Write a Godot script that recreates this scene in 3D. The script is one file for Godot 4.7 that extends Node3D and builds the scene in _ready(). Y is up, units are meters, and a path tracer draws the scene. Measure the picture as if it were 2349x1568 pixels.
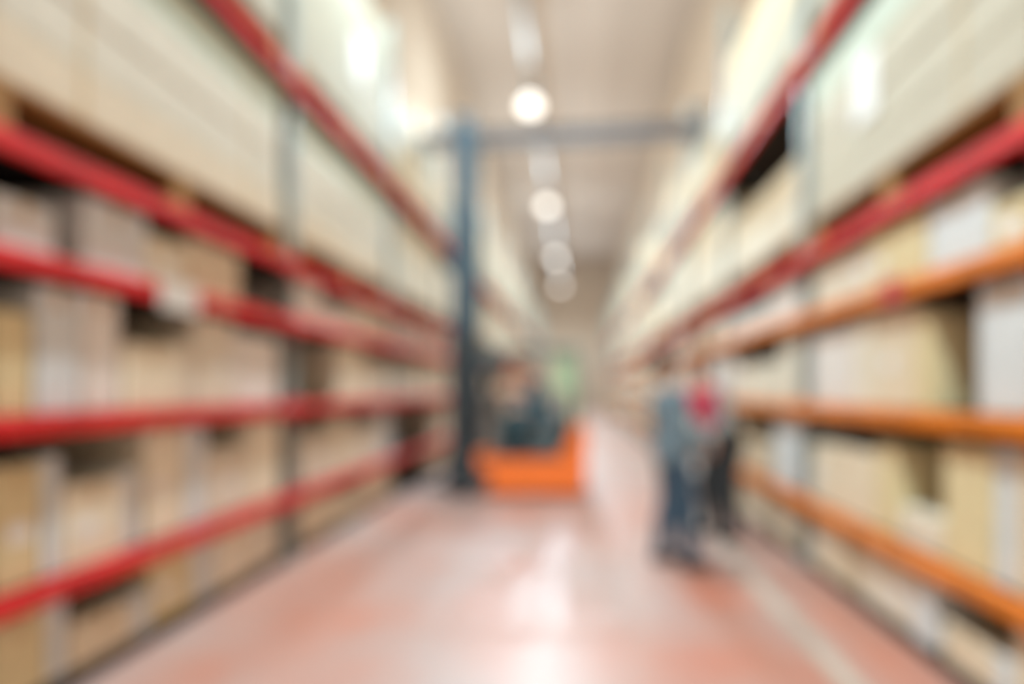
extends Node3D
# A warehouse aisle between two long pallet racks, photographed well out of focus:
# cartons on the shelves, a reach truck with its driver and two people standing by the racking.

const EYE := 1.47            # lens height
const NEAR := 0.05
const FPX := 1450.0          # focal length in pixels of a 2349 x 1568 frame
const LEVELS := [0.0, 0.55, 1.31, 2.03, 2.52, 4.08]     # beam centres, metres
const BEAM_H := 0.096
const PITCH_LEFT := 2.9
const PITCH_RIGHT := 2.74
const FLOOR_X0 := -4.0
const FLOOR_X1 := 3.4
const FLOOR_Z0 := 10.8
const FLOOR_Z1 := -50.3
const LAMP_COLOUR := Color(0.88, 0.965, 1.0)
const LAMP_ROUND := 9.3
const LAMP_DOWN := 38.5
const ORD := ["first", "second", "third", "fourth", "fifth", "sixth", "seventh", "eighth", "ninth", "tenth", "eleventh", "twelfth", "thirteenth", "fourteenth", "fifteenth"]
const SHELF := ["floor level", "lowest shelf", "second shelf", "third shelf", "fourth shelf", "top shelf"]

var M := {}
var names := {}
var meshes := {}
var tex := {}
var rng := RandomNumberGenerator.new()
var counts := {}


func _ready() -> void:
	# --- camera: lens shifted so that the aisle runs straight away while uprights stay upright; focused far too close
	var cam := Camera3D.new()
	cam.name = "camera"
	add_child(cam)
	var at := CameraAttributesPhysical.new()
	at.frustum_near = NEAR
	at.frustum_far = 200.0
	at.frustum_focal_length = 22.0
	at.frustum_focus_distance = 0.32
	at.exposure_aperture = 1.3
	cam.attributes = at
	cam.projection = Camera3D.PROJECTION_FRUSTUM
	cam.near = NEAR
	cam.far = 200.0
	cam.size = 2.0 * NEAR * 784.0 / FPX
	cam.frustum_offset = Vector2(-150.5, 109.0) / FPX * NEAR
	cam.position = Vector3(0, EYE, 0)
	cam.current = true
	var we := WorldEnvironment.new()
	we.name = "surroundings"
	var e := Environment.new()
	e.background_mode = Environment.BG_COLOR
	e.background_color = Color(0.02, 0.02, 0.02)
	e.tonemap_mode = Environment.TONE_MAPPER_LINEAR
	e.tonemap_exposure = 1.08
	e.sdfgi_enabled = true
	e.ssao_enabled = true
	e.ssil_enabled = true
	we.environment = e
	add_child(we)
	rng.seed = 7
	make_materials()
	lamps()
	room()
	rack(-1.0, -2.38, -2.52, "left", [M.red, M.red, M.red, M.red, M.red])
	rack(1.0, 1.80, -2.50, "right", [M.orange, M.orange, M.orange, M.red, M.red])
	cross_tie()
	all_cartons()
	upper_stacks()
	rack_extras()
	truck()
	people()


# ---------------------------------------------------------------- materials
func noise_tex(key: String, freq: float, lo: Color, hi: Color, octaves := 4, size := 256) -> NoiseTexture2D:
	if tex.has(key):
		return tex[key]
	var n := FastNoiseLite.new()
	n.seed = hash(key) % 1000
	n.noise_type = FastNoiseLite.TYPE_SIMPLEX_SMOOTH
	n.frequency = freq
	n.fractal_octaves = octaves
	var g := Gradient.new()
	g.set_color(0, lo)
	g.set_color(1, hi)
	var t := NoiseTexture2D.new()
	t.width = size
	t.height = size
	t.seamless = true
	t.noise = n
	t.color_ramp = g
	tex[key] = t
	return t


func mat(key: String, c: Color, rough: float, metal := 0.0, grain := "", scale := 1.0) -> StandardMaterial3D:
	var m := StandardMaterial3D.new()
	m.resource_name = key
	m.albedo_color = c
	m.roughness = rough
	m.metallic = metal
	if grain != "":
		m.albedo_texture = tex[grain]
		m.uv1_triplanar = true
		m.uv1_scale = Vector3.ONE * scale
	M[key] = m
	return m


func c8(r: int, g: int, b: int) -> Color:
	return Color(r / 255.0, g / 255.0, b / 255.0)


func floor_paint() -> ImageTexture:
	# salmon floor paint: noisy pale base, redder in set patches and along the right
	var w := 140
	var h := 1100
	var im := Image.create(w, h, false, Image.FORMAT_RGB8)
	var n := FastNoiseLite.new()
	n.seed = 11
	n.frequency = 0.6
	n.fractal_octaves = 4
	var spots := [[-1.95, -7.2, 0.28, 0.55, 0.6], [-1.27, -5.3, 0.3, 0.35, 0.4], [-1.45, -4.0, 0.5, 0.45, 0.5], [-0.6, -6.95, 0.3, 0.4, 0.4], [1.0, -4.7, 0.3, 0.7, 0.9], [0.8, -3.3, 0.7, 0.9, 0.7], [1.7, -3.6, 0.25, 1.8, 0.7], [-1.9, -3.3, 0.5, 0.7, 0.4], [-1.6, -9.6, 0.5, 0.7, 0.4]]
	for j in h:
		var z := FLOOR_Z0 + (FLOOR_Z1 - FLOOR_Z0) * (j + 0.5) / h
		for i in w:
			var x := FLOOR_X0 + (FLOOR_X1 - FLOOR_X0) * (i + 0.5) / w
			var k := clampf(0.22 + 0.55 * n.get_noise_2d(x * 1.2, z * 0.7), 0.0, 0.6)
			for p in spots:
				var d := Vector2((x - p[0]) / p[2], (z - p[1]) / p[3]).length_squared()
				k = maxf(k, exp(-d * 0.9) * (p[4] + 0.35 * n.get_noise_2d(x * 2.5, z * 2.0)))
			k = clampf(k, 0.0, 1.0)
			im.set_pixel(i, j, c8(178, 154, 146).lerp(c8(194, 114, 88), k))
	return ImageTexture.create_from_image(im)


func make_materials() -> void:
	noise_tex("paper", 0.03, Color(0.93, 0.93, 0.93), Color(1, 1, 1))
	noise_tex("wear", 0.012, Color(0.8, 0.8, 0.8), Color(1, 1, 1), 5)
	noise_tex("timber", 0.02, Color(0.7, 0.66, 0.6), Color(1, 1, 1), 5)
	noise_tex("cloth", 0.08, Color(0.8, 0.8, 0.8), Color(1, 1, 1), 3)
	mat("y", c8(232, 214, 166), 0.8, 0, "paper", 1.3)
	mat("t", c8(236, 220, 190), 0.8, 0, "paper", 1.1)
	mat("b", c8(216, 194, 160), 0.8, 0, "paper", 1.2)
	mat("c", c8(236, 226, 204), 0.8, 0, "paper", 1.0)
	mat("p", c8(234, 226, 216), 0.8, 0, "paper", 1.0)
	mat("l", c8(246, 234, 206), 0.8, 0, "paper", 1.0)  # tan lightened to make up for dimmer light on the left rack
	mat("q", c8(244, 238, 228), 0.8, 0, "paper", 1.0)  # pinkish beige, lightened against the dim light on the left side
	mat("w", c8(226, 230, 228), 0.7, 0, "paper", 0.9)
	mat("tape", c8(196, 168, 120), 0.35)
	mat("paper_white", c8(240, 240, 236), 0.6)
	mat("board", c8(224, 216, 198), 0.75, 0, "paper", 0.7)
	mat("board_green", c8(206, 216, 198), 0.75, 0, "paper", 0.7)
	mat("board_warm", c8(230, 214, 188), 0.75, 0, "paper", 0.7)
	mat("board_darkened", c8(204, 196, 174), 0.75, 0, "paper", 0.7)  # cream darkened to offset the stronger light on the right rack
	mat("board_top_darkened", c8(184, 178, 160), 0.75, 0, "paper", 0.7)  # cream darkened to offset the lamps close above the top shelf
	mat("wood", c8(196, 152, 92), 0.85, 0, "timber", 1.6)
	mat("red", c8(244, 18, 18), 0.6, 0, "wear", 0.8)
	mat("red_plate", c8(196, 60, 78), 0.45)
	mat("orange", c8(252, 138, 20), 0.6, 0, "wear", 0.8)
	mat("galv", c8(164, 172, 166), 0.45, 0.25, "wear", 1.0)
	mat("deck", c8(40, 26, 16), 0.9, 0, "timber", 0.8)  # shelf boards darkened so the gaps above the cartons read as shadow
	mat("back", c8(46, 34, 20), 0.95, 0, "timber", 0.5)  # dark tone stands in for shade deep inside the shelves
	mat("wall", c8(206, 186, 166), 0.9, 0, "paper", 0.15)
	mat("ceiling_a", c8(198, 185, 175), 0.85)
	mat("ceiling_b", c8(193, 180, 170), 0.85)
	mat("rail", c8(100, 97, 93), 0.5)
	mat("tie", c8(92, 86, 86), 0.6)
	mat("grey", c8(96, 94, 96), 0.6, 0, "wear", 1.0)
	mat("dark", c8(40, 38, 36), 0.7)
	var fl := mat("floor", Color.WHITE, 0.42)
	fl.albedo_texture = floor_paint()
	fl.metallic_specular = 0.6
	mat("floor_line", c8(204, 190, 174), 0.4, 0, "wear", 0.7)
	mat("truck_orange", c8(248, 122, 44), 0.35)
	mat("mast", c8(64, 82, 92), 0.4, 0.3)
	mat("mast_dark", c8(48, 56, 60), 0.45, 0.3)
	mat("teal", c8(62, 92, 98), 0.55)
	mat("rubber", c8(30, 30, 30), 0.85)
	mat("steel", c8(150, 150, 150), 0.3, 0.8)
	mat("pale_green", c8(178, 204, 164), 0.6)
	mat("seat_grey", c8(120, 124, 124), 0.8, 0, "cloth", 3.0)
	mat("guard", c8(110, 118, 108), 0.5)
	mat("console", c8(84, 82, 82), 0.5)
	mat("dash", c8(128, 120, 112), 0.6)
	mat("skin", c8(206, 152, 122), 0.6)
	mat("hair_dark", c8(56, 42, 34), 0.8)
	mat("hair_brown", c8(104, 68, 46), 0.8)
	mat("blue_top", c8(126, 150, 162), 0.85, 0, "cloth", 3.0)
	mat("navy", c8(66, 92, 112), 0.9, 0, "cloth", 3.0)
	mat("crimson", c8(238, 62, 104), 0.8, 0, "cloth", 3.0)
	mat("vest", c8(150, 152, 150), 0.85, 0, "cloth", 3.0)
	mat("charcoal", c8(56, 60, 62), 0.9, 0, "cloth", 3.0)
	mat("teal_cloth", c8(70, 104, 114), 0.9, 0, "cloth", 3.0)
	mat("shoe", c8(38, 36, 36), 0.6)
	mat("eye", c8(40, 30, 26), 0.3)
	mat("lip", c8(160, 92, 82), 0.6)
	var gl := mat("lamp_glow", c8(250, 250, 246), 0.4)
	gl.emission_enabled = true
	gl.emission = Color(1.0, 0.985, 0.95)
	gl.emission_energy_multiplier = 2.6


# ---------------------------------------------------------------- shapes
func begin(smooth := false) -> SurfaceTool:
	var st := SurfaceTool.new()
	st.begin(Mesh.PRIMITIVE_TRIANGLES)
	st.set_smooth_group(0 if smooth else -1)
	return st


func tri(st: SurfaceTool, a: Vector3, b: Vector3, c: Vector3, outward: Vector3) -> void:
	if (b - a).cross(c - a).dot(outward) > 0.0:
		var k := b
		b = c
		c = k
	st.add_vertex(a)
	st.add_vertex(b)
	st.add_vertex(c)


func quad(st: SurfaceTool, a: Vector3, b: Vector3, c: Vector3, d: Vector3, outward: Vector3) -> void:
	tri(st, a, b, c, outward)
	tri(st, a, c, d, outward)


func add_box(st: SurfaceTool, c: Vector3, s: Vector3, bevel: float, xf := Transform3D()) -> void:
	var h := s / 2.0
	var b := minf(bevel, minf(h.x, minf(h.y, h.z)) * 0.45)
	var n := h - Vector3.ONE * b
	var pt := func(v: Vector3) -> Vector3: return xf * (c + v)
	for i in 3:
		var j := (i + 1) % 3
		var k := (i + 2) % 3
		for s1 in [-1.0, 1.0]:
			var o := Vector3.ZERO
			o[i] = s1
			var q: Array[Vector3] = []
			for w in [[-1, -1], [1, -1], [1, 1], [-1, 1]]:
				var v := Vector3.ZERO
				v[i] = s1 * h[i]
				v[j] = w[0] * n[j]
				v[k] = w[1] * n[k]
				q.append(pt.call(v))
			quad(st, q[0], q[1], q[2], q[3], xf.basis * o)
			if b <= 0.0:
				continue
			for s2 in [-1.0, 1.0]:      # the edge between faces i and j
				var q2: Array[Vector3] = []
				for w in [[0, -1], [0, 1], [1, 1], [1, -1]]:
					var v := Vector3.ZERO
					v[i] = s1 * (h[i] if w[0] == 0 else n[i])
					v[j] = s2 * (n[j] if w[0] == 0 else h[j])
					v[k] = w[1] * n[k]
					q2.append(pt.call(v))
				var o2 := Vector3.ZERO
				o2[i] = s1
				o2[j] = s2
				quad(st, q2[0], q2[1], q2[2], q2[3], xf.basis * o2)
	if b > 0.0:
		for sx in [-1.0, 1.0]:
			for sy in [-1.0, 1.0]:
				for sz in [-1.0, 1.0]:
					var g := Vector3(sx, sy, sz)
					tri(st, pt.call(g * Vector3(h.x, n.y, n.z)), pt.call(g * Vector3(n.x, h.y, n.z)), pt.call(g * Vector3(n.x, n.y, h.z)), xf.basis * g)


func box_mesh(s: Vector3, bevel := 0.006) -> ArrayMesh:
	var key := "%.3f %.3f %.3f %.3f" % [s.x, s.y, s.z, bevel]
	if not meshes.has(key):
		var st := begin()
		add_box(st, Vector3.ZERO, s, bevel)
		st.generate_normals()
		meshes[key] = st.commit()
	return meshes[key]


func numbered(called: String, parent: Node) -> String:
	if parent != self:
		return called
	if not names.has(called):
		names[called] = 0
		return called
	names[called] += 1
	return "%s_%03d" % [called, names[called]]


func put(called: String, mesh: Mesh, m: Material, pos: Vector3, parent: Node = self) -> MeshInstance3D:
	var o := MeshInstance3D.new()
	o.name = numbered(called, parent)
	o.mesh = mesh
	o.material_override = m
	o.cast_shadow = GeometryInstance3D.SHADOW_CASTING_SETTING_ON
	o.position = pos
	parent.add_child(o, true)
	return o


func bx(called: String, parent: Node3D, size: Vector3, centre: Vector3, m: Material, bevel := 0.006) -> MeshInstance3D:
	# centre is given in world axes; things are never turned, so the parent's place is simply taken off
	return put(called, box_mesh(size, bevel), m, centre - world_at(parent), parent)


func world_at(n: Node) -> Vector3:
	var p := Vector3.ZERO
	while n != self and n is Node3D:
		p += (n as Node3D).position
		n = n.get_parent()
	return p


func obj(called: String, st: SurfaceTool, m: Material, parent: Node = self, at := Vector3.ZERO) -> MeshInstance3D:
	st.generate_normals()
	return put(called, st.commit(), m, at, parent)


func thing(called: String, label: String, category: String, at: Vector3, group := "") -> Node3D:
	var o := Node3D.new()
	o.name = numbered(called, self)
	add_child(o)
	o.position = at
	tag(o, label, category, group)
	return o


func tag(o: Node, label: String, category: String, group := "") -> void:
	o.set_meta("label", label)
	o.set_meta("category", category)
	if group != "":
		o.set_meta("group", group)


func structure(called: String, label: String, at := Vector3.ZERO) -> Node3D:
	var o := Node3D.new()
	o.name = called
	add_child(o)
	o.position = at
	o.set_meta("kind", "structure")
	o.set_meta("label", label)
	return o


func lathe(st: SurfaceTool, profile: Array, segs: int, xf := Transform3D()) -> void:
	# profile: Vector2(radius, height) from bottom to top, turned round y
	for i in profile.size() - 1:
		var p: Vector2 = profile[i]
		var q: Vector2 = profile[i + 1]
		for k in segs:
			var a := TAU * k / segs
			var b := TAU * (k + 1) / segs
			var mid := (a + b) / 2.0
			var d := q - p
			var out := xf.basis * Vector3(d.y * cos(mid), -d.x, d.y * sin(mid))
			var v0 := xf * Vector3(p.x * cos(a), p.y, p.x * sin(a))
			var v1 := xf * Vector3(p.x * cos(b), p.y, p.x * sin(b))
			var v2 := xf * Vector3(q.x * cos(b), q.y, q.x * sin(b))
			var v3 := xf * Vector3(q.x * cos(a), q.y, q.x * sin(a))
			if p.x > 1e-5:
				tri(st, v0, v1, v2, out)
			if q.x > 1e-5:
				tri(st, v0, v2, v3, out)


func bar(st: SurfaceTool, a: Vector3, b: Vector3, r: float, segs := 8) -> void:
	var y := (b - a).normalized()
	var x := y.cross(Vector3(0.31, 0.2, 0.93)).normalized()
	var xf := Transform3D(Basis(x, y, x.cross(y)), a)
	var l := a.distance_to(b)
	lathe(st, [Vector2(0, 0), Vector2(r, 0), Vector2(r, l), Vector2(0, l)], segs, xf)


func prism(st: SurfaceTool, poly: PackedVector2Array, d0: float, d1: float, xf := Transform3D()) -> void:
	# outline in x y, drawn out along z from d0 to d1
	var ids := Geometry2D.triangulate_polygon(poly)
	for i in range(0, ids.size(), 3):
		for d in [d0, d1]:
			tri(st, xf * Vector3(poly[ids[i]].x, poly[ids[i]].y, d), xf * Vector3(poly[ids[i + 1]].x, poly[ids[i + 1]].y, d), xf * Vector3(poly[ids[i + 2]].x, poly[ids[i + 2]].y, d), xf.basis * Vector3(0, 0, signf(d * 2 - d0 - d1)))
	var turn := -1.0 if Geometry2D.is_polygon_clockwise(poly) else 1.0
	for i in poly.size():
		var a := poly[i]
		var b := poly[(i + 1) % poly.size()]
		var o := xf.basis * (Vector3(b.y - a.y, a.x - b.x, 0) * turn)
		quad(st, xf * Vector3(a.x, a.y, d0), xf * Vector3(b.x, b.y, d0), xf * Vector3(b.x, b.y, d1), xf * Vector3(a.x, a.y, d1), o)


# ---------------------------------------------------------------- lamps and room
func lamps() -> void:
	var st := begin(true)
	lathe(st, [Vector2(0, 0), Vector2(0.12, 0.01), Vector2(0.2, 0.05), Vector2(0.235, 0.12), Vector2(0.225, 0.2), Vector2(0.16, 0.28), Vector2(0.1, 0.32), Vector2(0, 0.325)], 28)
	st.generate_normals()
	var bowl := st.commit()
	st = begin(true)
	lathe(st, [Vector2(0, 0), Vector2(0.1, 0.0), Vector2(0.11, 0.04), Vector2(0.09, 0.2), Vector2(0.05, 0.24), Vector2(0, 0.245)], 20)
	st.generate_normals()
	var cap := st.commit()
	st = begin(true)
	bar(st, Vector3.ZERO, Vector3(0, 0.42, 0), 0.012)
	st.generate_normals()
	var rod := st.commit()
	var zs := [9.6, 2.2, -6.6, -15.5, -24.0, -33.4, -42.4]
	var seen := 0
	for z in zs:
		var where: String = "behind the camera" if z > -10.0 else ["the nearest in view, just above the tie beam", "second along the row, seen below the tie beam", "small third along the row, above the far wall", "smallest and farthest along the row"][seen]
		if z > -6 and z < 0:
			where = "just above the frame, before the nearest lamp seen"
		elif z > 5:
			where = "hung behind the camera near the rear wall"
		elif z > 0:
			where = "hung straight behind the camera"
		if z < -10.0:
			seen += 1
		var t := thing("high_bay_lamp", "white glowing high bay lamp, " + where, "lamp", Vector3(-1.16, 8.27, z), "high bay lamps hung along the aisle")
		put("diffuser", bowl, M.lamp_glow, Vector3.ZERO, t)
		put("ballast_housing", cap, M.rail, Vector3(0, 0.33, 0), t)
		put("hanging_rod", rod, M.rail, Vector3(0, 0.57, 0), t)
		var l := OmniLight3D.new()      # what leaves the bowl sideways and upwards
		l.name = "lamp_light"
		l.position = Vector3(0, 0.15, 0)
		l.light_color = LAMP_COLOUR
		l.light_energy = LAMP_ROUND
		l.light_size = 0.12
		l.omni_range = 70.0
		l.omni_attenuation = 2.0
		l.shadow_enabled = true
		t.add_child(l)
		var d := SpotLight3D.new()      # what the reflector throws down
		d.name = "lamp_downlight"
		d.position = Vector3(0, 0.15, 0)
		d.rotation.x = -PI / 2
		d.light_color = LAMP_COLOUR
		d.light_energy = LAMP_DOWN
		d.light_size = 0.12
		d.spot_angle = 84.0
		d.spot_angle_attenuation = 0.5
		d.spot_range = 70.0
		d.spot_attenuation = 2.0
		d.shadow_enabled = true
		t.add_child(d)
	var r := thing("lighting_rail", "long white trunking rail that carries the lamps above the aisle", "lighting rail", Vector3(-1.16, 9.26, -17.0))
	bx("rail_body", r, Vector3(0.12, 0.07, 54.0), Vector3(-1.16, 9.295, -17.0), M.rail, 0.01)
	for i in 10:
		bx("hanger", r, Vector3(0.03, 2.07, 0.03), Vector3(-1.16, 10.365, 8.0 - i * 5.6), M.rail, 0.004)


func room() -> void:
	var xl := -3.72
	var xr := 3.16
	var z0 := 10.5
	var z1 := -50.0
	var f := structure("floor", "glossy salmon red painted concrete floor of the aisle")
	var st := begin()
	var q := [Vector3(FLOOR_X0, 0, FLOOR_Z0), Vector3(FLOOR_X1, 0, FLOOR_Z0), Vector3(FLOOR_X1, 0, FLOOR_Z1), Vector3(FLOOR_X0, 0, FLOOR_Z1)]
	var uv := [Vector2(0, 0), Vector2(1, 0), Vector2(1, 1), Vector2(0, 1)]
	for i in [0, 3, 2, 0, 2, 1]:
		st.set_uv(uv[i])
		st.add_vertex(q[i])
	for i in 4:
		st.set_uv(uv[i])
		var a: Vector3 = q[i]
		var b: Vector3 = q[(i + 1) % 4]
		quad(st, a, b, b - Vector3(0, 0.2, 0), a - Vector3(0, 0.2, 0), (a + b) / 2 - Vector3((xl + xr) / 2, 0, (z0 + z1) / 2))
	quad(st, q[0] - Vector3(0, 0.2, 0), q[1] - Vector3(0, 0.2, 0), q[2] - Vector3(0, 0.2, 0), q[3] - Vector3(0, 0.2, 0), Vector3.DOWN)
	obj("floor_slab", st, M.floor, f)
	bx("floor_marking", f, Vector3(0.12, 0.003, z0 - z1 - 1.0), Vector3(1.36, 0.0015, (z0 + z1) / 2), M.floor_line, 0.0)
	var c := structure("ceiling", "pale pinkish ceiling of long panels")
	var n := 9
	var w := (xr - xl) / n
	for i in n:
		bx("ceiling_panel", c, Vector3(w - 0.03, 0.05, z0 - z1), Vector3(xl + (i + 0.5) * w, 11.425 + 0.008 * (i % 2), (z0 + z1) / 2), M.ceiling_a if i % 2 else M.ceiling_b, 0.01)
	bx("ceiling_slab", c, Vector3(xr - xl + 0.6, 0.2, z0 - z1 + 0.6), Vector3((xl + xr) / 2, 11.57, (z0 + z1) / 2), M.ceiling_b, 0.0)
	for a in [["wall_left", "plain beige wall behind the left rack", Vector3(0.2, 11.5, z0 - z1 + 0.4), Vector3(xl - 0.1, 5.75, (z0 + z1) / 2)], ["wall_right", "plain beige wall behind the right rack", Vector3(0.2, 11.5, z0 - z1 + 0.4), Vector3(xr + 0.1, 5.75, (z0 + z1) / 2)], ["wall_far", "pale beige wall at the far end of the aisle", Vector3(xr - xl, 11.5, 0.2), Vector3((xl + xr) / 2, 5.75, z1 - 0.1)], ["wall_rear", "plain beige wall behind the camera", Vector3(xr - xl, 11.5, 0.2), Vector3((xl + xr) / 2, 5.75, z0 + 0.1)]]:
		var o := put(a[0], box_mesh(a[2], 0.0), M.wall, a[3])
		o.set_meta("kind", "structure")
		o.set_meta("label", a[1])


# ---------------------------------------------------------------- racks
func frames_of(side: String) -> float:
	return -2.52 if side == "left" else -2.50


func pitch_of(side: String) -> float:
	return PITCH_LEFT if side == "left" else PITCH_RIGHT


func rack(s: float, face: float, z_first: float, side: String, colours: Array) -> void:
	var label := "tall grey rack with red beams running down the left of the aisle" if side == "left" else "tall grey rack with orange lower and red upper beams, right of the aisle"
	var root := thing("pallet_rack", label, "pallet rack", Vector3(face, 0, z_first))
	var x_post := face + s * 0.10
	var x_rear := face + s * 1.12
	var bays := 14
	var pitch := pitch_of(side)
	# a pressed open post section
	var prof := PackedVector2Array([Vector2(-0.05, -0.045), Vector2(0.05, -0.045), Vector2(0.05, -0.03), Vector2(-0.032, -0.03), Vector2(-0.032, 0.03), Vector2(0.05, 0.03), Vector2(0.05, 0.045), Vector2(-0.05, 0.045)])
	var st := begin()
	prism(st, prof, 0.0, 6.28, Transform3D(Basis(Vector3(s, 0, 0), Vector3(0, 0, 1), Vector3(0, 1, 0)), Vector3.ZERO))
	st.generate_normals()
	var post := st.commit()
	var brace_flat := box_mesh(Vector3(0.92, 0.03, 0.025), 0.0)
	st = begin()
	bar(st, Vector3(-0.46, -0.42, 0), Vector3(0.46, 0.42, 0), 0.014, 6)
	st.generate_normals()
	var brace_slope := st.commit()
	for k in range(-1, bays + 1):
		var z := z_first - k * pitch
		var fr := Node3D.new()
		fr.name = "upright_frame"
		fr.position = Vector3(0, 0, z - z_first)
		root.add_child(fr, true)
		for x in [x_post, x_rear]:
			put("post", post, M.galv, Vector3(x - face, 0.012, 0), fr)
			put("base_plate", box_mesh(Vector3(0.15, 0.012, 0.13), 0.002), M.galv, Vector3(x - face, 0.006, 0), fr)
		for j in 6:
			var y := 0.35 + j * 1.0
			put("brace", brace_flat, M.galv, Vector3((x_post + x_rear) / 2 - face, y, 0), fr)
			if j < 5:
				var o := put("brace", brace_slope, M.galv, Vector3((x_post + x_rear) / 2 - face, y + 0.5, 0), fr)
				if j % 2:
					o.rotation.y = PI
	for k in range(-1, bays):
		var zc := z_first - (k + 0.5) * pitch
		for lv in range(1, 6):
			var y: float = LEVELS[lv]
			var b := bx("beam", root, Vector3(0.05, BEAM_H, pitch - 0.012), Vector3(face + s * 0.025, y, zc), colours[lv - 1], 0.008)
			if k < 6:
				for e in [-1.0, 1.0]:
					bx("connector", b, Vector3(0.012, 0.2, 0.06), Vector3(face + s * 0.0535, y - 0.02, zc + e * (pitch / 2 - 0.045)), M.red_plate if colours[lv - 1] == M.red else M.orange, 0.002)
			bx("rear_beam", root, Vector3(0.045, BEAM_H, pitch - 0.1), Vector3(x_rear - s * 0.075, y, zc), colours[lv - 1], 0.0)
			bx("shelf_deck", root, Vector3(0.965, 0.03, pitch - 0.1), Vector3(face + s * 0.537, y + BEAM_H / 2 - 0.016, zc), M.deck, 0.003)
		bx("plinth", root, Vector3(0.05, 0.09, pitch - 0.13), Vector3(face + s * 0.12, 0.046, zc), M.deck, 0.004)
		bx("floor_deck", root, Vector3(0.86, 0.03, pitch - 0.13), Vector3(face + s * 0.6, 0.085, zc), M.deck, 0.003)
		bx("shade_panel", root, Vector3(0.012, 3.9, pitch - 0.12), Vector3(x_rear - s * 0.035, 2.1, zc), M.back, 0.0)  # added dark sheet behind the cartons, so that gaps look shaded
	if side == "right":
		for lv in [3]:
			var o := bx("beam_clip", root, Vector3(0.02, 0.14, 0.16), Vector3(face - s * 0.011, LEVELS[lv] - 0.0, -3.62), M.red_plate, 0.004)
			o.set_meta("label", "dark red clip on the orange beam")


func cross_tie() -> void:
	var t := thing("cross_tie_beam", "grey steel tie beam high across the aisle between the racks", "beam", Vector3(-0.3, 5.70, -10.90))
	var st := begin()
	var a := Vector3(-3.45, 0, 0.10)
	var prof := PackedVector2Array([Vector2(-0.06, 0), Vector2(0.06, 0), Vector2(0.06, 0.02), Vector2(0.012, 0.02), Vector2(0.012, 0.26), Vector2(0.06, 0.26), Vector2(0.06, 0.28), Vector2(-0.06, 0.28), Vector2(-0.06, 0.26), Vector2(-0.012, 0.26), Vector2(-0.012, 0.02), Vector2(-0.06, 0.02)])
	var yaw := atan2(0.5, 4.38)
	prism(st, prof, -3.0, 2.3, Transform3D(Basis(Vector3.UP, -yaw) * Basis(Vector3(0, 0, 1), Vector3(0, 1, 0), Vector3(1, 0, 0)), Vector3.ZERO))
	obj("girder", st, M.tie, t)
	for x in [-2.48, 1.90]:
		bx("clamp_plate", t, Vector3(0.16, 0.3, 0.02), Vector3(x, 5.87, -10.90 + 0.114 * (x + 0.3) - 0.072), M.tie, 0.003)


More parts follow.
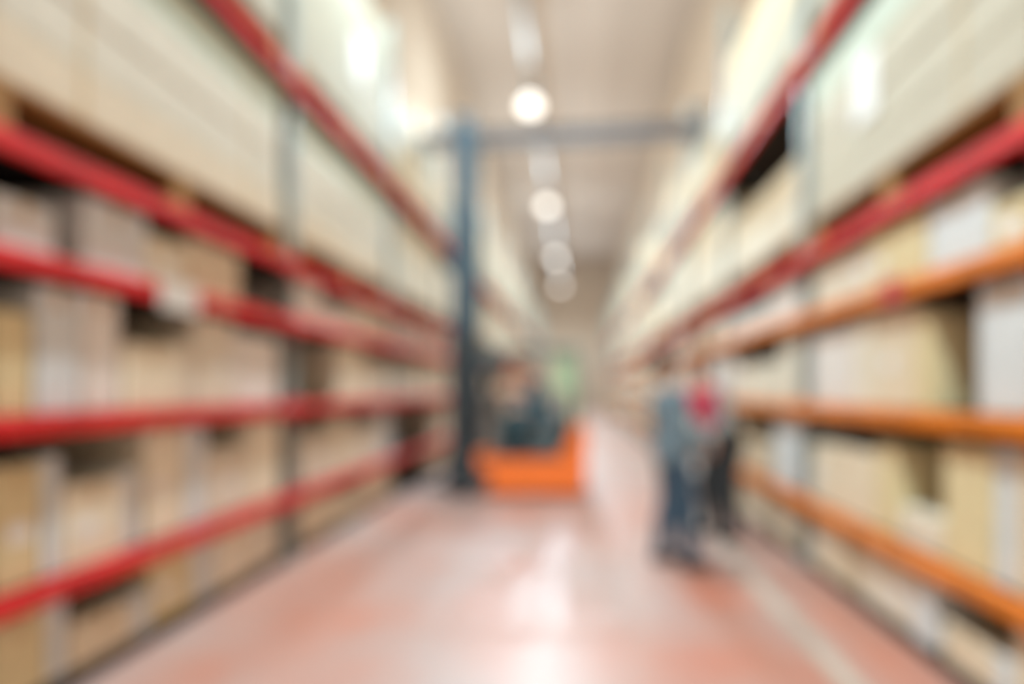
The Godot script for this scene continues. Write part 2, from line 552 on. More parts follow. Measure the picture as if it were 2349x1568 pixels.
# ---------------------------------------------------------------- cartons
func all_cartons() -> void:
	# near and far end (metres from the lens along the aisle), height as a share of the shelf's opening, tone
	var rows := {  # left rows take lightened tones against the weaker lamp light there
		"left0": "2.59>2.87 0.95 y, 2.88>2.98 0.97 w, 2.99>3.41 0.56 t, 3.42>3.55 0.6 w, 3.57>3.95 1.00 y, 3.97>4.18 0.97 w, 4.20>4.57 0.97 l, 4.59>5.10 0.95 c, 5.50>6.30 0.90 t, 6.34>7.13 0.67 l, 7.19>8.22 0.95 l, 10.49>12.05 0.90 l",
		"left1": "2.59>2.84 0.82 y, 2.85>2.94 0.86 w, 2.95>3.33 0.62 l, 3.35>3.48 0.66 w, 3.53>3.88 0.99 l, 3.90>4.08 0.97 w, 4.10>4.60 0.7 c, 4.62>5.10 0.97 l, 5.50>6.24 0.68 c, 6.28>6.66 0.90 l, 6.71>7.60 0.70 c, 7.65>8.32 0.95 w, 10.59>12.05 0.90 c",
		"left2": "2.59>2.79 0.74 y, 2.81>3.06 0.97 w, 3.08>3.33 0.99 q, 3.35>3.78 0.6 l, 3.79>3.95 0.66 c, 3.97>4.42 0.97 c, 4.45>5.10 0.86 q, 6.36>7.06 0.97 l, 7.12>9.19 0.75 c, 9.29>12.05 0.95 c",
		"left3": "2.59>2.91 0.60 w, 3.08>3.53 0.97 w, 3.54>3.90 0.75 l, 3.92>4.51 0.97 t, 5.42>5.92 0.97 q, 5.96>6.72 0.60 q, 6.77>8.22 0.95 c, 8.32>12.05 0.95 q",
		"right0": "2.36>2.60 0.95 t, 2.61>2.72 0.5 w, 2.73>3.11 0.5 t, 3.18>3.39 0.95 w, 3.41>4.02 0.95 c, 4.05>4.18 0.80 b, 4.21>4.86 0.97 t, 5.17>5.61 0.90 b, 5.67>6.96 0.92 t, 7.11>8.03 0.90 c",
		"right1": "2.36>2.60 0.95 t, 2.62>2.74 0.95 w, 2.75>3.10 0.93 y, 3.13>3.54 0.30 c, 3.58>3.81 0.84 y, 3.84>4.62 0.72 t, 4.66>4.86 0.68 c, 5.11>5.80 0.97 w, 5.87>6.87 0.50 b, 7.00>8.03 0.90 t",
		"right2": "2.36>2.85 0.97 w, 3.23>3.38 0.85 y, 3.39>3.81 0.98 t, 3.84>4.11 0.98 c, 4.14>4.86 0.92 p, 5.11>5.61 0.97 c, 5.67>7.15 0.60 c, 7.27>8.29 0.95 p",
		"right3": "2.36>2.75 0.55 y, 2.76>3.24 0.97 w, 3.27>3.87 0.97 y, 3.90>4.84 0.97 c, 5.11>6.00 0.95 p, 6.08>7.79 0.60 p",
	}
	for side in ["left", "right"]:
		var stretch := 1.02 if side == "left" else 1.04      # the carton fronts stand back behind the beams
		for lv in 4:
			var far := 0.0
			for part in (rows[side + str(lv)] as String).split(","):
				var w := part.strip_edges().split(" ")
				var ends := w[0].split(">")
				far = ends[1].to_float() * stretch
				carton_run(side, lv, ends[0].to_float() * stretch, far, w[1].to_float(), w[2])
			# farther off the shelves are too small to tell more than cartons of changing height
			var z := far + 0.1
			while z < 37.0:
				var wide := rng.randf_range(0.75, 1.05) if z < 14.0 else rng.randf_range(1.15, 1.3)
				var tall := rng.randf_range(0.86, 0.98) if rng.randf() < 0.75 else rng.randf_range(0.5, 0.75)
				var tone: String = ["t", "c", "p", "c", "t", "b", "w"][rng.randi() % 7]
				if rng.randf() < 0.9:
					carton_run(side, lv, z, z + wide, tall, tone)
				z += wide + 0.04


func carton_run(side: String, lv: int, a: float, b: float, share: float, tone: String) -> void:
	# keeps clear of the upright frames, and a run longer than a carton becomes several of them
	var f := -frames_of(side)
	var bay := int(floor(((a + b) / 2 - f) / pitch_of(side)))
	var lo := f + bay * pitch_of(side) + 0.06
	var hi := f + (bay + 1) * pitch_of(side) - 0.06
	if b > hi + 0.3:
		carton_run(side, lv, maxf(hi + 0.13, a), b, share, tone)
	if a < lo - 0.3:
		carton_run(side, lv, a, lo - 0.13, share, tone)
	a = maxf(a, lo)
	b = minf(b, hi)
	if b - a < 0.06:
		return
	var n := ceili((b - a) / 1.35)
	for i in n:
		carton(side, lv, bay, a + (b - a) * i / n + 0.004, a + (b - a) * (i + 1) / n - 0.004, share * (1.0 if i == 0 else rng.randf_range(0.92, 1.0)), tone)


func carton(side: String, lv: int, bay: int, a: float, b: float, share: float, tone: String) -> void:
	var s := -1.0 if side == "left" else 1.0
	var face := -2.38 if side == "left" else 1.80
	var y0: float = 0.1 if lv == 0 else LEVELS[lv] + BEAM_H / 2
	y0 += 0.002
	var open: float = LEVELS[lv + 1] - BEAM_H / 2 - y0 - 0.012
	var h := open * share
	var d := rng.randf_range(0.78, 0.9)
	var x := face + s * (0.062 + rng.randf() * 0.02 + d / 2)
	if bay < 0:
		bay = 0
	var key := "%s%d%d" % [side, lv, bay]
	counts[key] = counts.get(key, 0) + 1
	var hue: String = {"y": "yellowish tan", "t": "tan", "b": "brown", "c": "cream", "p": "pinkish beige", "w": "whitish", "l": "lightened tan", "q": "lightened beige"}[tone]
	var build := "low" if share < 0.8 else ("narrow" if b - a < 0.2 else ("wide" if b - a > 0.8 else "full"))
	var label := "%s %s carton, %s in the %s bay along, %s of %s rack" % [build, hue, ORD[counts[key] - 1], ORD[bay], SHELF[lv], side]
	var t := thing("carton", label, "carton", Vector3(x, y0, -(a + b) / 2), "cartons on the %s of the %s rack" % [SHELF[lv], side])
	var body := put("carton_body", box_mesh(Vector3(d, h, b - a), 0.007), M[tone], Vector3(0, h / 2, 0), t)
	if b > 14.0:
		return
	var fx := -s * d / 2
	if b - a > 0.2:
		# the taped seam over the top and a hand's width down the front
		put("tape", box_mesh(Vector3(0.002, minf(0.09, h * 0.3), 0.05), 0.0), M.tape, Vector3(fx - s * 0.0012, h - minf(0.09, h * 0.3) / 2 - 0.008, 0), t)
		put("tape", box_mesh(Vector3(d - 0.02, 0.002, 0.05), 0.0), M.tape, Vector3(0, h + 0.0012, 0), t)
	if rng.randf() < 0.6 and h > 0.2 and b - a > 0.2 and tone != "w":
		var o := put("shipping_label", box_mesh(Vector3(0.002, 0.08, 0.12), 0.0), M.paper_white, Vector3(fx - s * 0.0012, h * 0.45, (rng.randf() - 0.5) * ((b - a) - 0.16)), t)
		o.set_meta("label", "blank white label")


func pallet(side: String, lv: int, bay: int, a: float, b: float) -> float:
	var s := -1.0 if side == "left" else 1.0
	var face := -2.38 if side == "left" else 1.80
	var y: float = LEVELS[lv] + BEAM_H / 2 + 0.002
	var x := face + s * 0.56
	var l := b - a
	var t := thing("pallet", "long wooden pallet under the load in the %s bay along, %s of %s rack" % [ORD[bay], SHELF[lv], side], "pallet", Vector3(x, y, -(a + b) / 2), "pallets on the upper shelves")
	var d := 0.98
	for i in 3:
		put("bottom_board", box_mesh(Vector3(0.1, 0.018, l), 0.003), M.wood, Vector3((i - 1) * (d / 2 - 0.05), 0.009, 0), t)
	for k in 3:
		for i in 3:
			put("block", box_mesh(Vector3(0.1, 0.175, 0.13), 0.004), M.wood, Vector3((i - 1) * (d / 2 - 0.05), 0.1055, (k - 1) * (l / 2 - 0.07)), t)
		put("stringer_board", box_mesh(Vector3(d, 0.018, 0.13), 0.003), M.wood, Vector3(0, 0.202, (k - 1) * (l / 2 - 0.07)), t)
	for i in 7:
		put("deck_board", box_mesh(Vector3(0.12, 0.02, l), 0.003), M.wood, Vector3((i - 3) * (d - 0.12) / 6.0, 0.221, 0), t)
	return y + 0.232


func stack_cartons(side: String, lv: int, bay: int, a: float, b: float, heights: Array, tones: Array) -> void:
	var s := -1.0 if side == "left" else 1.0
	var face := -2.38 if side == "left" else 1.80
	var y := pallet(side, lv, bay, a, b)
	var n := heights.size()
	for i in n:
		var h: float = heights[i]
		var d := 0.97 - 0.012 * (i % 2)
		var l := (b - a) - 0.03 * ((i * 7) % 3)
		var hue: String = {"board": "cream", "board_green": "greenish cream", "board_warm": "warm beige", "board_top_darkened": "lightened beige", "board_darkened": "darkened cream", "t": "tan", "b": "brown", "y": "yellowish tan", "c": "cream", "p": "pinkish beige", "w": "whitish"}[tones[i]]
		var place: String = "the single" if n == 1 else ("topmost" if i == n - 1 else ("lowest" if i == 0 else ORD[i] + " up"))
		var t := thing("long_carton", "long %s carton, %s on pallet, %s bay along, %s of %s rack" % [hue, place, ORD[bay], SHELF[lv], side], "carton", Vector3(face + s * 0.56, y, -(a + b) / 2), "long cartons stacked on the upper shelves")
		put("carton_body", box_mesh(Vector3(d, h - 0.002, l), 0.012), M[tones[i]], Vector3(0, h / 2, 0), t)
		if bay < 3:
			for e in [-0.3, 0.3]:
				put("strap", box_mesh(Vector3(0.003, h - 0.03, 0.02), 0.0), M.tape, Vector3(-s * (d / 2 + 0.0016), h / 2, e * l), t)
		y += h


func upper_stacks() -> void:
	for side in ["left", "right"]:
		var f := -frames_of(side)
		for bay in 11:
			var a := f + bay * pitch_of(side) + 0.09
			var b := f + (bay + 1) * pitch_of(side) - 0.16
			var l4 := [0.27, 0.28, 0.31, 0.3]
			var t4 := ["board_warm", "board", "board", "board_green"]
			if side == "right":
				t4 = ["board_darkened", "board_darkened", "board_darkened", "board_green"]
			if bay == 1 and side == "right":
				l4 = [0.36, 0.3]
				t4 = ["c", "b"]
			elif bay > 1:
				l4 = [[0.62, 0.52], [0.5, 0.4], [0.6, 0.55]][(bay + (1 if side == "left" else 0)) % 3]
				t4 = [["c", "c"], ["t", "c"], ["c", "b"]][bay % 3]
			stack_cartons(side, 4, bay, a, b, l4, t4)
			var l5 := [0.42, 0.42, 0.4, 0.42]
			var t5 := ["board_top_darkened", "board_top_darkened", "board_top_darkened", "board_top_darkened"]
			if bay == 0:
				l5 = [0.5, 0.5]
				t5 = ["board_top_darkened", "board_top_darkened"]
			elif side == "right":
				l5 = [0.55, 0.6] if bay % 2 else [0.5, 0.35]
				t5 = ["board_top_darkened", "b"] if bay % 2 else ["b", "board_top_darkened"]
			elif bay > 1:
				l5 = [0.55, 0.5]
				t5 = ["b", "board_top_darkened"] if bay == 2 else ["board_top_darkened", "b"]
			stack_cartons(side, 5, bay, a, b, l5, t5)


func rack_extras() -> void:
	var o := bx("white_patch", self, Vector3(0.004, 0.42, 0.3), Vector3(1.80 + 0.071, 3.44, -4.12), M.paper_white, 0.0)  # thin plain white rectangles on two of the upper loads
	tag(o, "plain white patch on the cream cartons of the right rack", "notice")
	o = bx("white_patch", self, Vector3(0.004, 0.5, 0.36), Vector3(-2.38 - 0.072, 5.2, -7.15), M.paper_white, 0.0)
	tag(o, "plain white patch high on the top load of the left rack", "notice")
	var st := begin()
	var y: float = LEVELS[3]
	add_box(st, Vector3(-2.376, y - 0.01, -3.78), Vector3(0.004, 0.17, 0.36), 0.0)
	add_box(st, Vector3(-2.388, y + 0.0765, -3.78), Vector3(0.03, 0.004, 0.36), 0.0)
	o = obj("hanging_card", st, M.p)
	tag(o, "blank beige card hung over the red beam of the left rack", "card")
	# steel boxes bolted to the fronts of two right hand uprights, near their tops
	for k in 2:
		var z := -2.5 - (k + 2) * PITCH_RIGHT
		var y1 := 5.96 if k == 0 else 6.25
		var t := thing("junction_box", ["grey steel box on the upright nearer the camera, right rack top", "grey steel box on the upright by the tie beam, right rack top"][k], "junction box", Vector3(2.1, 5.34, z + 0.06), "steel boxes on the uprights")
		bx("housing", t, Vector3(0.2, y1 - 5.34, 0.08), Vector3(2.1, (5.34 + y1) / 2, z + 0.065), M.grey, 0.01)
		bx("lid", t, Vector3(0.17, y1 - 5.38, 0.01), Vector3(2.1, (5.34 + y1) / 2, z + 0.111), M.grey, 0.003)



# ---------------------------------------------------------------- reach truck
func truck() -> void:
	var o := Vector3(-0.65, 0, -9.15)
	var t := thing("reach_truck", "orange and dark grey reach truck with tall mast standing across the aisle", "forklift", o)
	var st := begin()
	var outline := PackedVector2Array([Vector2(-1.22, 0.07), Vector2(0.06, 0.07), Vector2(0.12, 0.13), Vector2(0.13, 0.9), Vector2(0.09, 0.98), Vector2(-0.02, 0.99), Vector2(-0.08, 0.93), Vector2(-0.13, 0.72), Vector2(-0.22, 0.60), Vector2(-0.38, 0.555), Vector2(-0.9, 0.54), Vector2(-1.1, 0.56), Vector2(-1.24, 0.61), Vector2(-1.36, 0.62), Vector2(-1.38, 0.56), Vector2(-1.36, 0.46)])
	prism(st, outline, 0.56, -0.56, Transform3D(Basis(), Vector3(-o.x, 0, 0)))
	obj("chassis", st, M.truck_orange, t)
	bx("skirt", t, Vector3(1.3, 0.05, 1.06), Vector3(-0.56, 0.065, -9.15), M.mast_dark, 0.01)
	bx("battery_box", t, Vector3(1.24, 0.58, 0.4), Vector3(-0.72, 0.83, -9.48), M.teal, 0.03)
	bx("cab_floor", t, Vector3(1.1, 0.04, 0.7), Vector3(-0.75, 0.565, -8.93), M.mast_dark, 0.01)
	bx("dashboard", t, Vector3(0.26, 0.86, 0.62), Vector3(-1.25, 1.0, -9.22), M.dash, 0.05)
	bx("console_hood", t, Vector3(0.36, 0.24, 0.6), Vector3(-1.2, 1.83, -9.05), M.console, 0.04)
	# seat, sideways on: the driver faces the mast
	bx("seat_pedestal", t, Vector3(0.36, 0.24, 0.4), Vector3(-0.42, 0.7, -8.92), M.teal, 0.02)
	bx("seat_cushion", t, Vector3(0.5, 0.11, 0.46), Vector3(-0.46, 0.875, -8.92), M.seat_grey, 0.04)
	st = begin()
	add_box(st, Vector3.ZERO, Vector3(0.1, 0.56, 0.44), 0.04, Transform3D(Basis(Vector3(0, 0, 1), -0.14), Vector3(0.45, 1.2, 0.23)))
	obj("seat_back", st, M.seat_grey, t)
	bx("rear_panel", t, Vector3(0.07, 0.88, 0.86), Vector3(-0.06, 1.46, -9.15), M.pale_green, 0.02)
	var wing := bx("side_wing", t, Vector3(0.26, 0.5, 0.05), Vector3(-0.2, 1.68, -8.72), M.pale_green, 0.02)
	wing.set_meta("label", "pale green headrest wing")
	# overhead guard
	for z in [-8.64, -9.66]:
		st = begin(true)
		bar(st, Vector3(0.03, 0.9, z) - o, Vector3(0.0, 2.0, z) - o, 0.035, 10)
		obj("guard_pillar", st, M.guard, t)
		st = begin(true)
		bar(st, Vector3(-1.38, 0.6, z) - o, Vector3(-1.32, 2.0, z) - o, 0.03, 10)
		obj("guard_pillar", st, M.mast_dark, t)
		bx("roof_rail", t, Vector3(1.4, 0.06, 0.06), Vector3(-0.66, 2.02, z), M.guard, 0.012)
	for i in 7:
		bx("roof_bar", t, Vector3(0.04, 0.04, 0.98), Vector3(-1.3 + i * 0.21, 2.02, -9.15), M.guard, 0.008)
	# mast of three nested stages
	var stages := [[0.33, 0.05, 2.25, 0.44, "mast_dark"], [0.30, 0.3, 4.1, 0.36, "mast"], [0.26, 0.5, 5.33, 0.29, "mast"]]
	for g in stages:
		var w: float = g[0]
		for e in [-1.0, 1.0]:
			var ch := PackedVector2Array([Vector2(-w / 2, -0.03 * e), Vector2(w / 2, -0.03 * e), Vector2(w / 2, 0.03 * e), Vector2(w / 2 - 0.03, 0.03 * e), Vector2(w / 2 - 0.03, -0.008 * e), Vector2(-w / 2 + 0.03, -0.008 * e), Vector2(-w / 2 + 0.03, 0.03 * e), Vector2(-w / 2, 0.03 * e)])
			st = begin()
			prism(st, ch, g[1], g[2], Transform3D(Basis(Vector3(1, 0, 0), Vector3(0, 0, 1), Vector3(0, 1, 0)), Vector3(-1.6 - o.x, 0, g[3] * e)))
			obj("mast_rail", st, M[g[4]], t)
		bx("mast_crossbar", t, Vector3(w * 0.7, 0.1, g[3] * 2 - 0.02), Vector3(-1.6, g[2] - 0.06, -9.15), M[g[4]], 0.01)
		bx("mast_crossbar", t, Vector3(w * 0.7, 0.1, g[3] * 2 - 0.02), Vector3(-1.6, g[1] + 0.2, -9.15), M[g[4]], 0.01)
	for z in [-9.0, -9.3]:
		st = begin(true)
		bar(st, Vector3(-1.6, 0.3, z) - o, Vector3(-1.6, 2.3, z) - o, 0.045, 12)
		bar(st, Vector3(-1.6, 2.3, z) - o, Vector3(-1.6, 4.0, z) - o, 0.028, 12)
		obj("lift_cylinder", st, M.mast_dark, t)
	bx("fork_carriage", t, Vector3(0.05, 0.5, 0.7), Vector3(-1.79, 0.36, -9.15), M.mast_dark, 0.01)
	for z in [-8.95, -9.35]:
		st = begin()
		prism(st, PackedVector2Array([Vector2(-1.82, 0.55), Vector2(-1.86, 0.55), Vector2(-1.86, 0.12), Vector2(-2.3, 0.085), Vector2(-2.3, 0.07), Vector2(-1.82, 0.07)]), -0.05, 0.05, Transform3D(Basis(), Vector3(-o.x, 0, z - o.z)))
		obj("fork", st, M.mast_dark, t)
	for z in [-8.64, -9.66]:
		bx("support_leg", t, Vector3(0.62, 0.2, 0.13), Vector3(-1.5, 0.26, z), M.mast_dark, 0.02)
		bx("mast_shoe", t, Vector3(0.3, 0.3, 0.1), Vector3(-1.56, 0.5, z), M.mast_dark, 0.03)
		wheel(t, Vector3(-1.6, 0.15, z), 0.15, 0.1)
	wheel(t, Vector3(-0.1, 0.17, -9.15), 0.17, 0.12)
	# wheel and levers in front of the driver
	st = begin(true)
	for i in 20:
		var a := TAU * i / 20
		var b := TAU * (i + 1) / 20
		bar(st, Vector3(0.17 * cos(a), 0.05 * cos(a), 0.17 * sin(a)), Vector3(0.17 * cos(b), 0.05 * cos(b), 0.17 * sin(b)), 0.014, 6)
	bar(st, Vector3.ZERO, Vector3(-0.06, -0.16, 0), 0.02)
	bar(st, Vector3(-0.17, -0.05, 0), Vector3(0.17, 0.05, 0), 0.01)
	obj("steering_wheel", st, M.rubber, t, Vector3(-1.06, 1.25, -8.92) - o)


func wheel(t: Node3D, at: Vector3, r: float, w: float) -> void:
	var st := begin(true)
	lathe(st, [Vector2(r * 0.5, -w / 2), Vector2(r * 0.92, -w / 2), Vector2(r, -w * 0.35), Vector2(r, w * 0.35), Vector2(r * 0.92, w / 2), Vector2(r * 0.5, w / 2), Vector2(r * 0.5, -w / 2)], 24, Transform3D(Basis(Vector3(1, 0, 0), Vector3(0, 0, 1), Vector3(0, -1, 0)), Vector3.ZERO))
	var tyre := obj("wheel", st, M.rubber, t, at - world_at(t))
	st = begin(true)
	lathe(st, [Vector2(0, -w * 0.4), Vector2(r * 0.5, -w * 0.4), Vector2(r * 0.5, w * 0.4), Vector2(0, w * 0.4)], 16, Transform3D(Basis(Vector3(1, 0, 0), Vector3(0, 0, 1), Vector3(0, -1, 0)), Vector3.ZERO))
	obj("hub", st, M.steel, tyre)


# ---------------------------------------------------------------- people
# A primitive is [a, b, ra, rb] (a tapered capsule) or [centre, radii, basis] (an ellipsoid); a field of them is meshed as surface nets.
func nets(st: SurfaceTool, prims: Array, cell: float, k: float, grow := 0.0, clips := []) -> void:
	var lo := Vector3.ONE * 1e9
	var hi := -lo
	var m := grow + k + cell * 2.5
	var boxes: Array[AABB] = []
	for p in prims:
		var bb: AABB
		if p.size() == 4:
			bb = AABB(p[0], Vector3.ZERO).expand(p[1]).grow(maxf(p[2], p[3]) + m)
		else:
			var r: Vector3 = p[1]
			bb = AABB(p[0], Vector3.ZERO).grow(maxf(r.x, maxf(r.y, r.z)) + m)
		boxes.append(bb)
		lo = lo.min(bb.position)
		hi = hi.max(bb.end)
	var nx := int((hi.x - lo.x) / cell) + 2
	var ny := int((hi.y - lo.y) / cell) + 2
	var nz := int((hi.z - lo.z) / cell) + 2
	var F := PackedFloat32Array()
	F.resize(nx * ny * nz)
	F.fill(0.5)
	for i in prims.size():
		var p: Array = prims[i]
		var bb := boxes[i]
		var x0 := int((bb.position.x - lo.x) / cell)
		var x1 := mini(int((bb.end.x - lo.x) / cell) + 1, nx)
		var y0 := int((bb.position.y - lo.y) / cell)
		var y1 := mini(int((bb.end.y - lo.y) / cell) + 1, ny)
		var z0 := int((bb.position.z - lo.z) / cell)
		var z1 := mini(int((bb.end.z - lo.z) / cell) + 1, nz)
		var capsule := p.size() == 4
		var a: Vector3 = p[0]
		var ab := Vector3.ZERO
		var inv := 0.0
		var ra := 0.0
		var dr := 0.0
		var rad := Vector3.ONE
		var toward := Basis()
		var least := 0.0
		if capsule:
			ab = p[1] - a
			inv = 1.0 / maxf(ab.length_squared(), 1e-9)
			ra = p[2] + grow
			dr = p[3] - p[2]
		else:
			rad = p[1] + Vector3.ONE * grow
			toward = (p[2] as Basis).transposed()
			least = minf(rad.x, minf(rad.y, rad.z))
		for y in range(y0, y1):
			for z in range(z0, z1):
				var at := (y * nz + z) * nx
				for x in range(x0, x1):
					var q := Vector3(lo.x + x * cell, lo.y + y * cell, lo.z + z * cell) - a
					var d: float
					if capsule:
						var t := clampf(q.dot(ab) * inv, 0.0, 1.0)
						d = (q - ab * t).length() - ra - dr * t
					else:
						d = ((toward * q) / rad).length() * least - least
					var f := F[at + x]
					var h := k - absf(f - d)
					F[at + x] = minf(f, d) - (h * h / (4.0 * k) if h > 0.0 else 0.0)
	for c in clips:             # [normal, how far]: keeps what lies behind that plane
		var n: Vector3 = c[0]
		var w: float = c[1]
		for y in ny:
			for z in nz:
				var at := (y * nz + z) * nx
				for x in nx:
					if F[at + x] < 0.06:
						F[at + x] = maxf(F[at + x], n.dot(Vector3(lo.x + x * cell, lo.y + y * cell, lo.z + z * cell)) - w)
	var sy := nz * nx
	var steps := PackedInt32Array([0, 1, nx, nx + 1, sy, sy + 1, sy + nx, sy + nx + 1])
	var corner := [Vector3(0, 0, 0), Vector3(1, 0, 0), Vector3(0, 0, 1), Vector3(1, 0, 1), Vector3(0, 1, 0), Vector3(1, 1, 0), Vector3(0, 1, 1), Vector3(1, 1, 1)]
	var edges := [[0, 1], [2, 3], [4, 5], [6, 7], [0, 2], [1, 3], [4, 6], [5, 7], [0, 4], [1, 5], [2, 6], [3, 7]]
	var V := {}
	var near := cell * 1.8
	for y in ny - 1:
		for z in nz - 1:
			var at := (y * nz + z) * nx
			for x in nx - 1:
				var i := at + x
				if absf(F[i]) > near:
					continue
				var ins := 0
				for s in steps:
					if F[i + s] < 0.0:
						ins += 1
				if ins == 0 or ins == 8:
					continue
				var sum := Vector3.ZERO
				var cnt := 0
				for e in edges:
					var f0 := F[i + steps[e[0]]]
					var f1 := F[i + steps[e[1]]]
					if (f0 < 0.0) != (f1 < 0.0):
						sum += (corner[e[0]] as Vector3).lerp(corner[e[1]], f0 / (f0 - f1))
						cnt += 1
				V[i] = lo + (Vector3(x, y, z) + sum / cnt) * cell
	for i in V:
		var f0 := F[i]
		for ax in 3:
			var step: int = [1, nx, sy][ax]
			var u: int = [nx, sy, 1][ax]
			var v: int = [sy, 1, nx][ax]
			var f1 := F[i + step]
			if (f0 < 0.0) == (f1 < 0.0):
				continue
			if V.has(i - u) and V.has(i - v) and V.has(i - u - v):
				var dir: Vector3 = [Vector3(1, 0, 0), Vector3(0, 0, 1), Vector3(0, 1, 0)][ax] * (1.0 if f0 < 0.0 else -1.0)
				quad(st, V[i], V[i - u], V[i - u - v], V[i - v], dir)


func knee(a: Vector3, b: Vector3, l1: float, l2: float, pole: Vector3) -> Vector3:
	var d := clampf(a.distance_to(b), 0.05, l1 + l2 - 0.004)
	var n := (b - a).normalized()
	var t := (l1 * l1 - l2 * l2 + d * d) / (2.0 * d)
	var h := sqrt(maxf(l1 * l1 - t * t, 0.0))
	return a + n * t + (pole - n * pole.dot(n)).normalized() * h


func hand(st: SurfaceTool, wrist: Vector3, dir: Vector3, palm_n: Vector3, thumb: Vector3) -> void:
	# dir: along the fingers; palm_n: out of the palm; thumb: across, to the thumb's side
	dir = dir.normalized()
	thumb = (thumb - dir * thumb.dot(dir)).normalized()
	palm_n = dir.cross(thumb) * signf(dir.cross(thumb).dot(palm_n) + 1e-6)
	var P := []
	for i in 4:
		var across := thumb * (0.03 - i * 0.02)
		var root := wrist + dir * (0.088 - 0.004 * absf(i - 1.0)) + across
		P.append([wrist + across * 0.55, root, 0.017, 0.012])
		var l: float = [0.068, 0.076, 0.07, 0.054][i]
		var j1 := root + (dir * 0.9 + palm_n * 0.4).normalized() * l * 0.5
		var j2 := j1 + (dir * 0.6 + palm_n * 0.8).normalized() * l * 0.3
		var j3 := j2 + (dir * 0.2 + palm_n * 0.98).normalized() * l * 0.25
		P.append([root, j1, 0.0095, 0.009])
		P.append([j1, j2, 0.009, 0.0085])
		P.append([j2, j3, 0.0085, 0.0075])
	var t1 := wrist + dir * 0.025 + thumb * 0.028
	var t2 := t1 + (dir * 0.6 + thumb * 0.8).normalized() * 0.042
	P.append([t1, t2, 0.014, 0.011])
	P.append([t2, t2 + (dir * 0.9 + thumb * 0.15 + palm_n * 0.35).normalized() * 0.032, 0.011, 0.009])
	P.append([wrist - dir * 0.03, wrist + dir * 0.02, 0.027, 0.024])
	nets(st, P, 0.0045, 0.006)


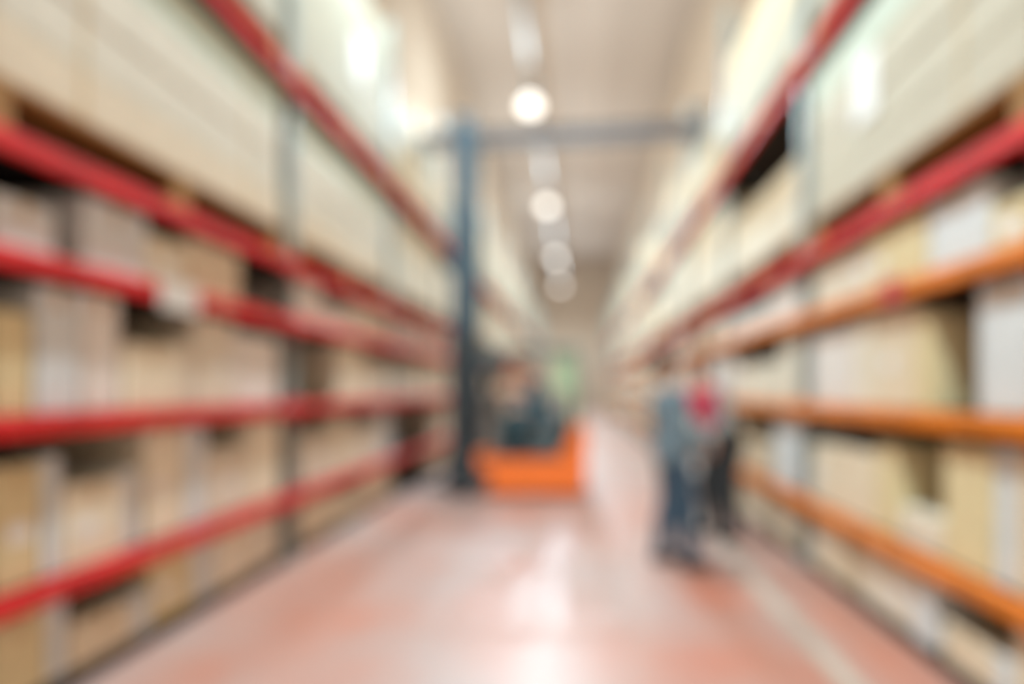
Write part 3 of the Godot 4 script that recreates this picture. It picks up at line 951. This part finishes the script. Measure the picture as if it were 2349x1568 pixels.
func person(called: String, label: String, base: Vector3, g: Dictionary) -> Node3D:
	var t := thing(called, label, "person", base)
	var P: Vector3 = g.pelvis - base
	var C: Vector3 = g.chest - base      # root of the neck
	var H: Vector3 = g.head - base       # middle of the head
	var fw: Vector3 = (g.face as Vector3).normalized()
	var up := (C - P).normalized()
	var rt := fw.cross(up).normalized()
	fw = up.cross(rt).normalized()
	var torso := []
	for e in [-1.0, 1.0]:
		torso.append([P + rt * 0.055 * e + up * 0.02, P.lerp(C, 0.45) + rt * 0.06 * e + fw * 0.005, 0.108, 0.1])
		torso.append([P.lerp(C, 0.45) + rt * 0.06 * e, C - up * 0.13 + rt * 0.085 * e, 0.1, 0.108])
		torso.append([C - up * 0.12 + rt * 0.06 * e, C - up * 0.055 + rt * 0.165 * e, 0.085, 0.062])
		torso.append([C - up * 0.03, C - up * 0.06 + rt * 0.14 * e, 0.06, 0.055])
	var hips := [[P - rt * 0.07 - up * 0.02, P + rt * 0.07 - up * 0.02, 0.112, 0.112]]
	var arms_up := []
	var arms_low := []
	var legs := []
	var feet := []
	var wrists := []
	for i in 2:
		var e := -1.0 if i == 0 else 1.0
		var sh := C - up * 0.06 + rt * 0.18 * e
		var w: Vector3 = g.hands[i] - base
		if w.distance_to(sh) > 0.545:
			w = sh + (w - sh).normalized() * 0.545
		var el := knee(sh, w, 0.29, 0.26, g.elbow + rt * e * 0.5)
		arms_up.append([sh, el, 0.052, 0.041])
		arms_low.append([el, w, 0.041, 0.028])
		wrists.append([w, (w - el).normalized()])
		var hip := P + rt * 0.09 * e - up * 0.03
		var an: Vector3 = g.feet[i] - base + Vector3(0, 0.085, 0)
		var toe: Vector3 = (g.toes[i] as Vector3).normalized()
		var kn := knee(hip, an, 0.445, 0.43, toe + fw * 0.4 + g.get("knee_pole", Vector3.ZERO))
		legs.append([hip, kn, 0.086, 0.058])
		legs.append([kn, kn.lerp(an, 0.35) - toe * 0.012, 0.056, 0.056])
		legs.append([kn.lerp(an, 0.3) - toe * 0.01, an, 0.055, 0.038])
		feet.append([an - toe * 0.035 - Vector3(0, 0.045, 0), an + toe * 0.15 - Vector3(0, 0.05, 0), 0.031, 0.026])
		feet.append([an, an - toe * 0.03 - Vector3(0, 0.045, 0), 0.036, 0.032])
		feet.append([an + toe * 0.03 - Vector3(0, 0.01, 0), an + toe * 0.12 - Vector3(0, 0.045, 0), 0.034, 0.03])
	var neck := [C - up * 0.05, H - (H - C).normalized() * 0.05, 0.06, 0.054]
	# head: its own axes, turned to the look
	var hu := (H - C).normalized().lerp(Vector3.UP, 0.5).normalized()
	var look: Vector3 = (g.look as Vector3).normalized()
	var hr := look.cross(hu).normalized()
	look = hu.cross(hr).normalized()
	var hb := Basis(hr, hu, -look)
	var skull := [[H + hu * 0.02 - look * 0.01, Vector3(0.074, 0.098, 0.094), hb]]
	var head := skull.duplicate()
	head.append([H + look * 0.03 - hu * 0.055, Vector3(0.056, 0.058, 0.06), hb])
	head.append([H + look * 0.086 + hu * 0.005, H + look * 0.108 - hu * 0.03, 0.01, 0.014])
	head.append([H + look * 0.07 - hu * 0.09, H + look * 0.078 - hu * 0.095, 0.018, 0.018])
	head.append([H + look * 0.078 + hu * 0.026 - hr * 0.03, H + look * 0.078 + hu * 0.026 + hr * 0.03, 0.013, 0.013])
	for e in [-1.0, 1.0]:
		head.append([H + hr * 0.074 * e - look * 0.01, Vector3(0.012, 0.031, 0.02), hb])
	head.append([H.lerp(C, 0.3), H.lerp(C, 0.75), 0.052, 0.056])
	var st := begin(true)
	nets(st, torso + hips + arms_up + arms_low + legs + feet + [neck], 0.014, 0.03)
	nets(st, head, 0.0065, 0.016)
	for i in 2:
		var e := -1.0 if i == 0 else 1.0
		var d: Vector3 = wrists[i][1]
		hand(st, wrists[i][0] + d * 0.012, d, g.get("palm", -rt * e), g.get("thumb", Vector3.UP))
	obj("body", st, M.skin, t)
	for e in [-1.0, 1.0]:
		st = begin(true)
		nets(st, [[H + look * 0.083 + hu * 0.006 + hr * 0.031 * e, Vector3(0.012, 0.008, 0.008), hb]], 0.004, 0.002)
		obj("eye", st, M.eye, t)
	st = begin(true)
	nets(st, [[H + look * 0.085 - hu * 0.058 - hr * 0.018, H + look * 0.085 - hu * 0.058 + hr * 0.018, 0.0075, 0.0075]], 0.004, 0.002)
	obj("mouth", st, M.lip, t)
	st = begin(true)
	var cut := (look * 0.75 - hu * 0.66).normalized()
	nets(st, skull + [[H - look * 0.06 - hu * 0.05, Vector3(0.06, 0.05, 0.035), hb]], 0.009, 0.02, 0.013, [[cut, cut.dot(H) + 0.012]])
	obj("hair", st, M[g.hair], t)
	st = begin(true)
	nets(st, torso + hips + arms_up + arms_low, 0.014, 0.03, g.get("shirt_grow", 0.015), [[-up, -up.dot(P) + g.get("hang", 0.06)], [up, up.dot(C) + 0.012]])
	obj("shirt", st, M[g.shirt], t)
	st = begin(true)
	nets(st, hips + legs + torso.slice(0, 1) + torso.slice(4, 5), 0.014, 0.03, g.get("trouser_grow", 0.028), [[up, up.dot(P) + g.get("waist", 0.07)], [Vector3.DOWN, -(minf(g.feet[0].y, g.feet[1].y) - base.y + 0.045)]])
	obj("trousers", st, M[g.trousers], t)
	for i in 2:
		st = begin(true)
		nets(st, feet.slice(i * 3, i * 3 + 3), 0.01, 0.02, 0.014, [[Vector3.DOWN, -(g.feet[i].y - base.y) - 0.0]])
		obj("shoe", st, M.shoe, t)
	if g.has("jacket"):      # hangs open over the chest, sleeves to the wrists
		st = begin(true)
		nets(st, torso + hips, 0.014, 0.03, 0.032, [[-up, -up.dot(P) - 0.16], [up, up.dot(C) + 0.0], [fw, fw.dot(C) - 0.005]])
		nets(st, arms_up + arms_low, 0.014, 0.02, 0.026)
		obj("jacket", st, M[g.jacket], t)
	return t


func people() -> void:
	# beside the racking, talking: one stands in profile, the other leans towards them
	person("person", "person in pale blue top and navy trousers, standing in profile with hands forward", Vector3(0.80, 0, -5.28), {
		"pelvis": Vector3(0.79, 0.985, -5.3), "chest": Vector3(0.765, 1.465, -5.32), "head": Vector3(0.745, 1.66, -5.32), "face": Vector3(1, 0, -0.12), "look": Vector3(0.95, -0.12, -0.3),
		"hands": [Vector3(1.05, 1.04, -5.5), Vector3(1.03, 1.0, -5.2)], "elbow": Vector3(-0.5, -0.6, 0),
		"feet": [Vector3(0.71, 0, -5.42), Vector3(0.92, 0, -5.2)], "hang": 0.15, "shirt_grow": 0.04, "trouser_grow": 0.03, "toes": [Vector3(1, 0, -0.3), Vector3(1, 0, 0.05)], "hair": "hair_dark", "shirt": "blue_top", "trousers": "navy"})
	person("person", "person in red shirt and open grey jacket leaning forward beside the rack", Vector3(1.42, 0, -6.3), {
		"pelvis": Vector3(1.45, 0.97, -6.32), "chest": Vector3(1.24, 1.46, -6.2), "head": Vector3(1.185, 1.66, -6.14), "face": Vector3(-0.8, 0, 0.6), "look": Vector3(-0.9, -0.15, 0.4),
		"hands": [Vector3(1.2, 1.0, -5.92), Vector3(1.14, 1.0, -6.14)], "elbow": Vector3(1.0, -0.5, 0),
		"feet": [Vector3(1.53, 0, -6.2), Vector3(1.37, 0, -6.46)], "toes": [Vector3(-1, 0, 0.4), Vector3(-1, 0, 0.2)], "hair": "hair_brown", "shirt": "crimson", "trousers": "charcoal", "waist": 0.2, "trouser_grow": 0.042, "jacket": "vest"})
	person("person", "person in teal work clothes seated inside the reach truck, hands on the wheel", Vector3(-0.5, 0.93, -8.92), {
		"pelvis": Vector3(-0.46, 1.105, -8.92), "chest": Vector3(-0.6, 1.58, -8.92), "head": Vector3(-0.72, 1.745, -8.92), "face": Vector3(-1, 0, 0.12), "look": Vector3(-1, 0.15, 0.2),
		"hands": [Vector3(-0.89, 1.37, -8.79), Vector3(-0.87, 1.37, -9.05)], "elbow": Vector3(0.1, -1, 0), "knee_pole": Vector3(-0.3, 2.0, 0), "trouser_grow": 0.016,
		"feet": [Vector3(-0.92, 0.59, -8.78), Vector3(-0.9, 0.59, -8.98)], "waist": 0.4, "toes": [Vector3(-1, 0, 0.1), Vector3(-1, 0, -0.1)], "hair": "hair_brown", "shirt": "teal_cloth", "trousers": "teal_cloth"})
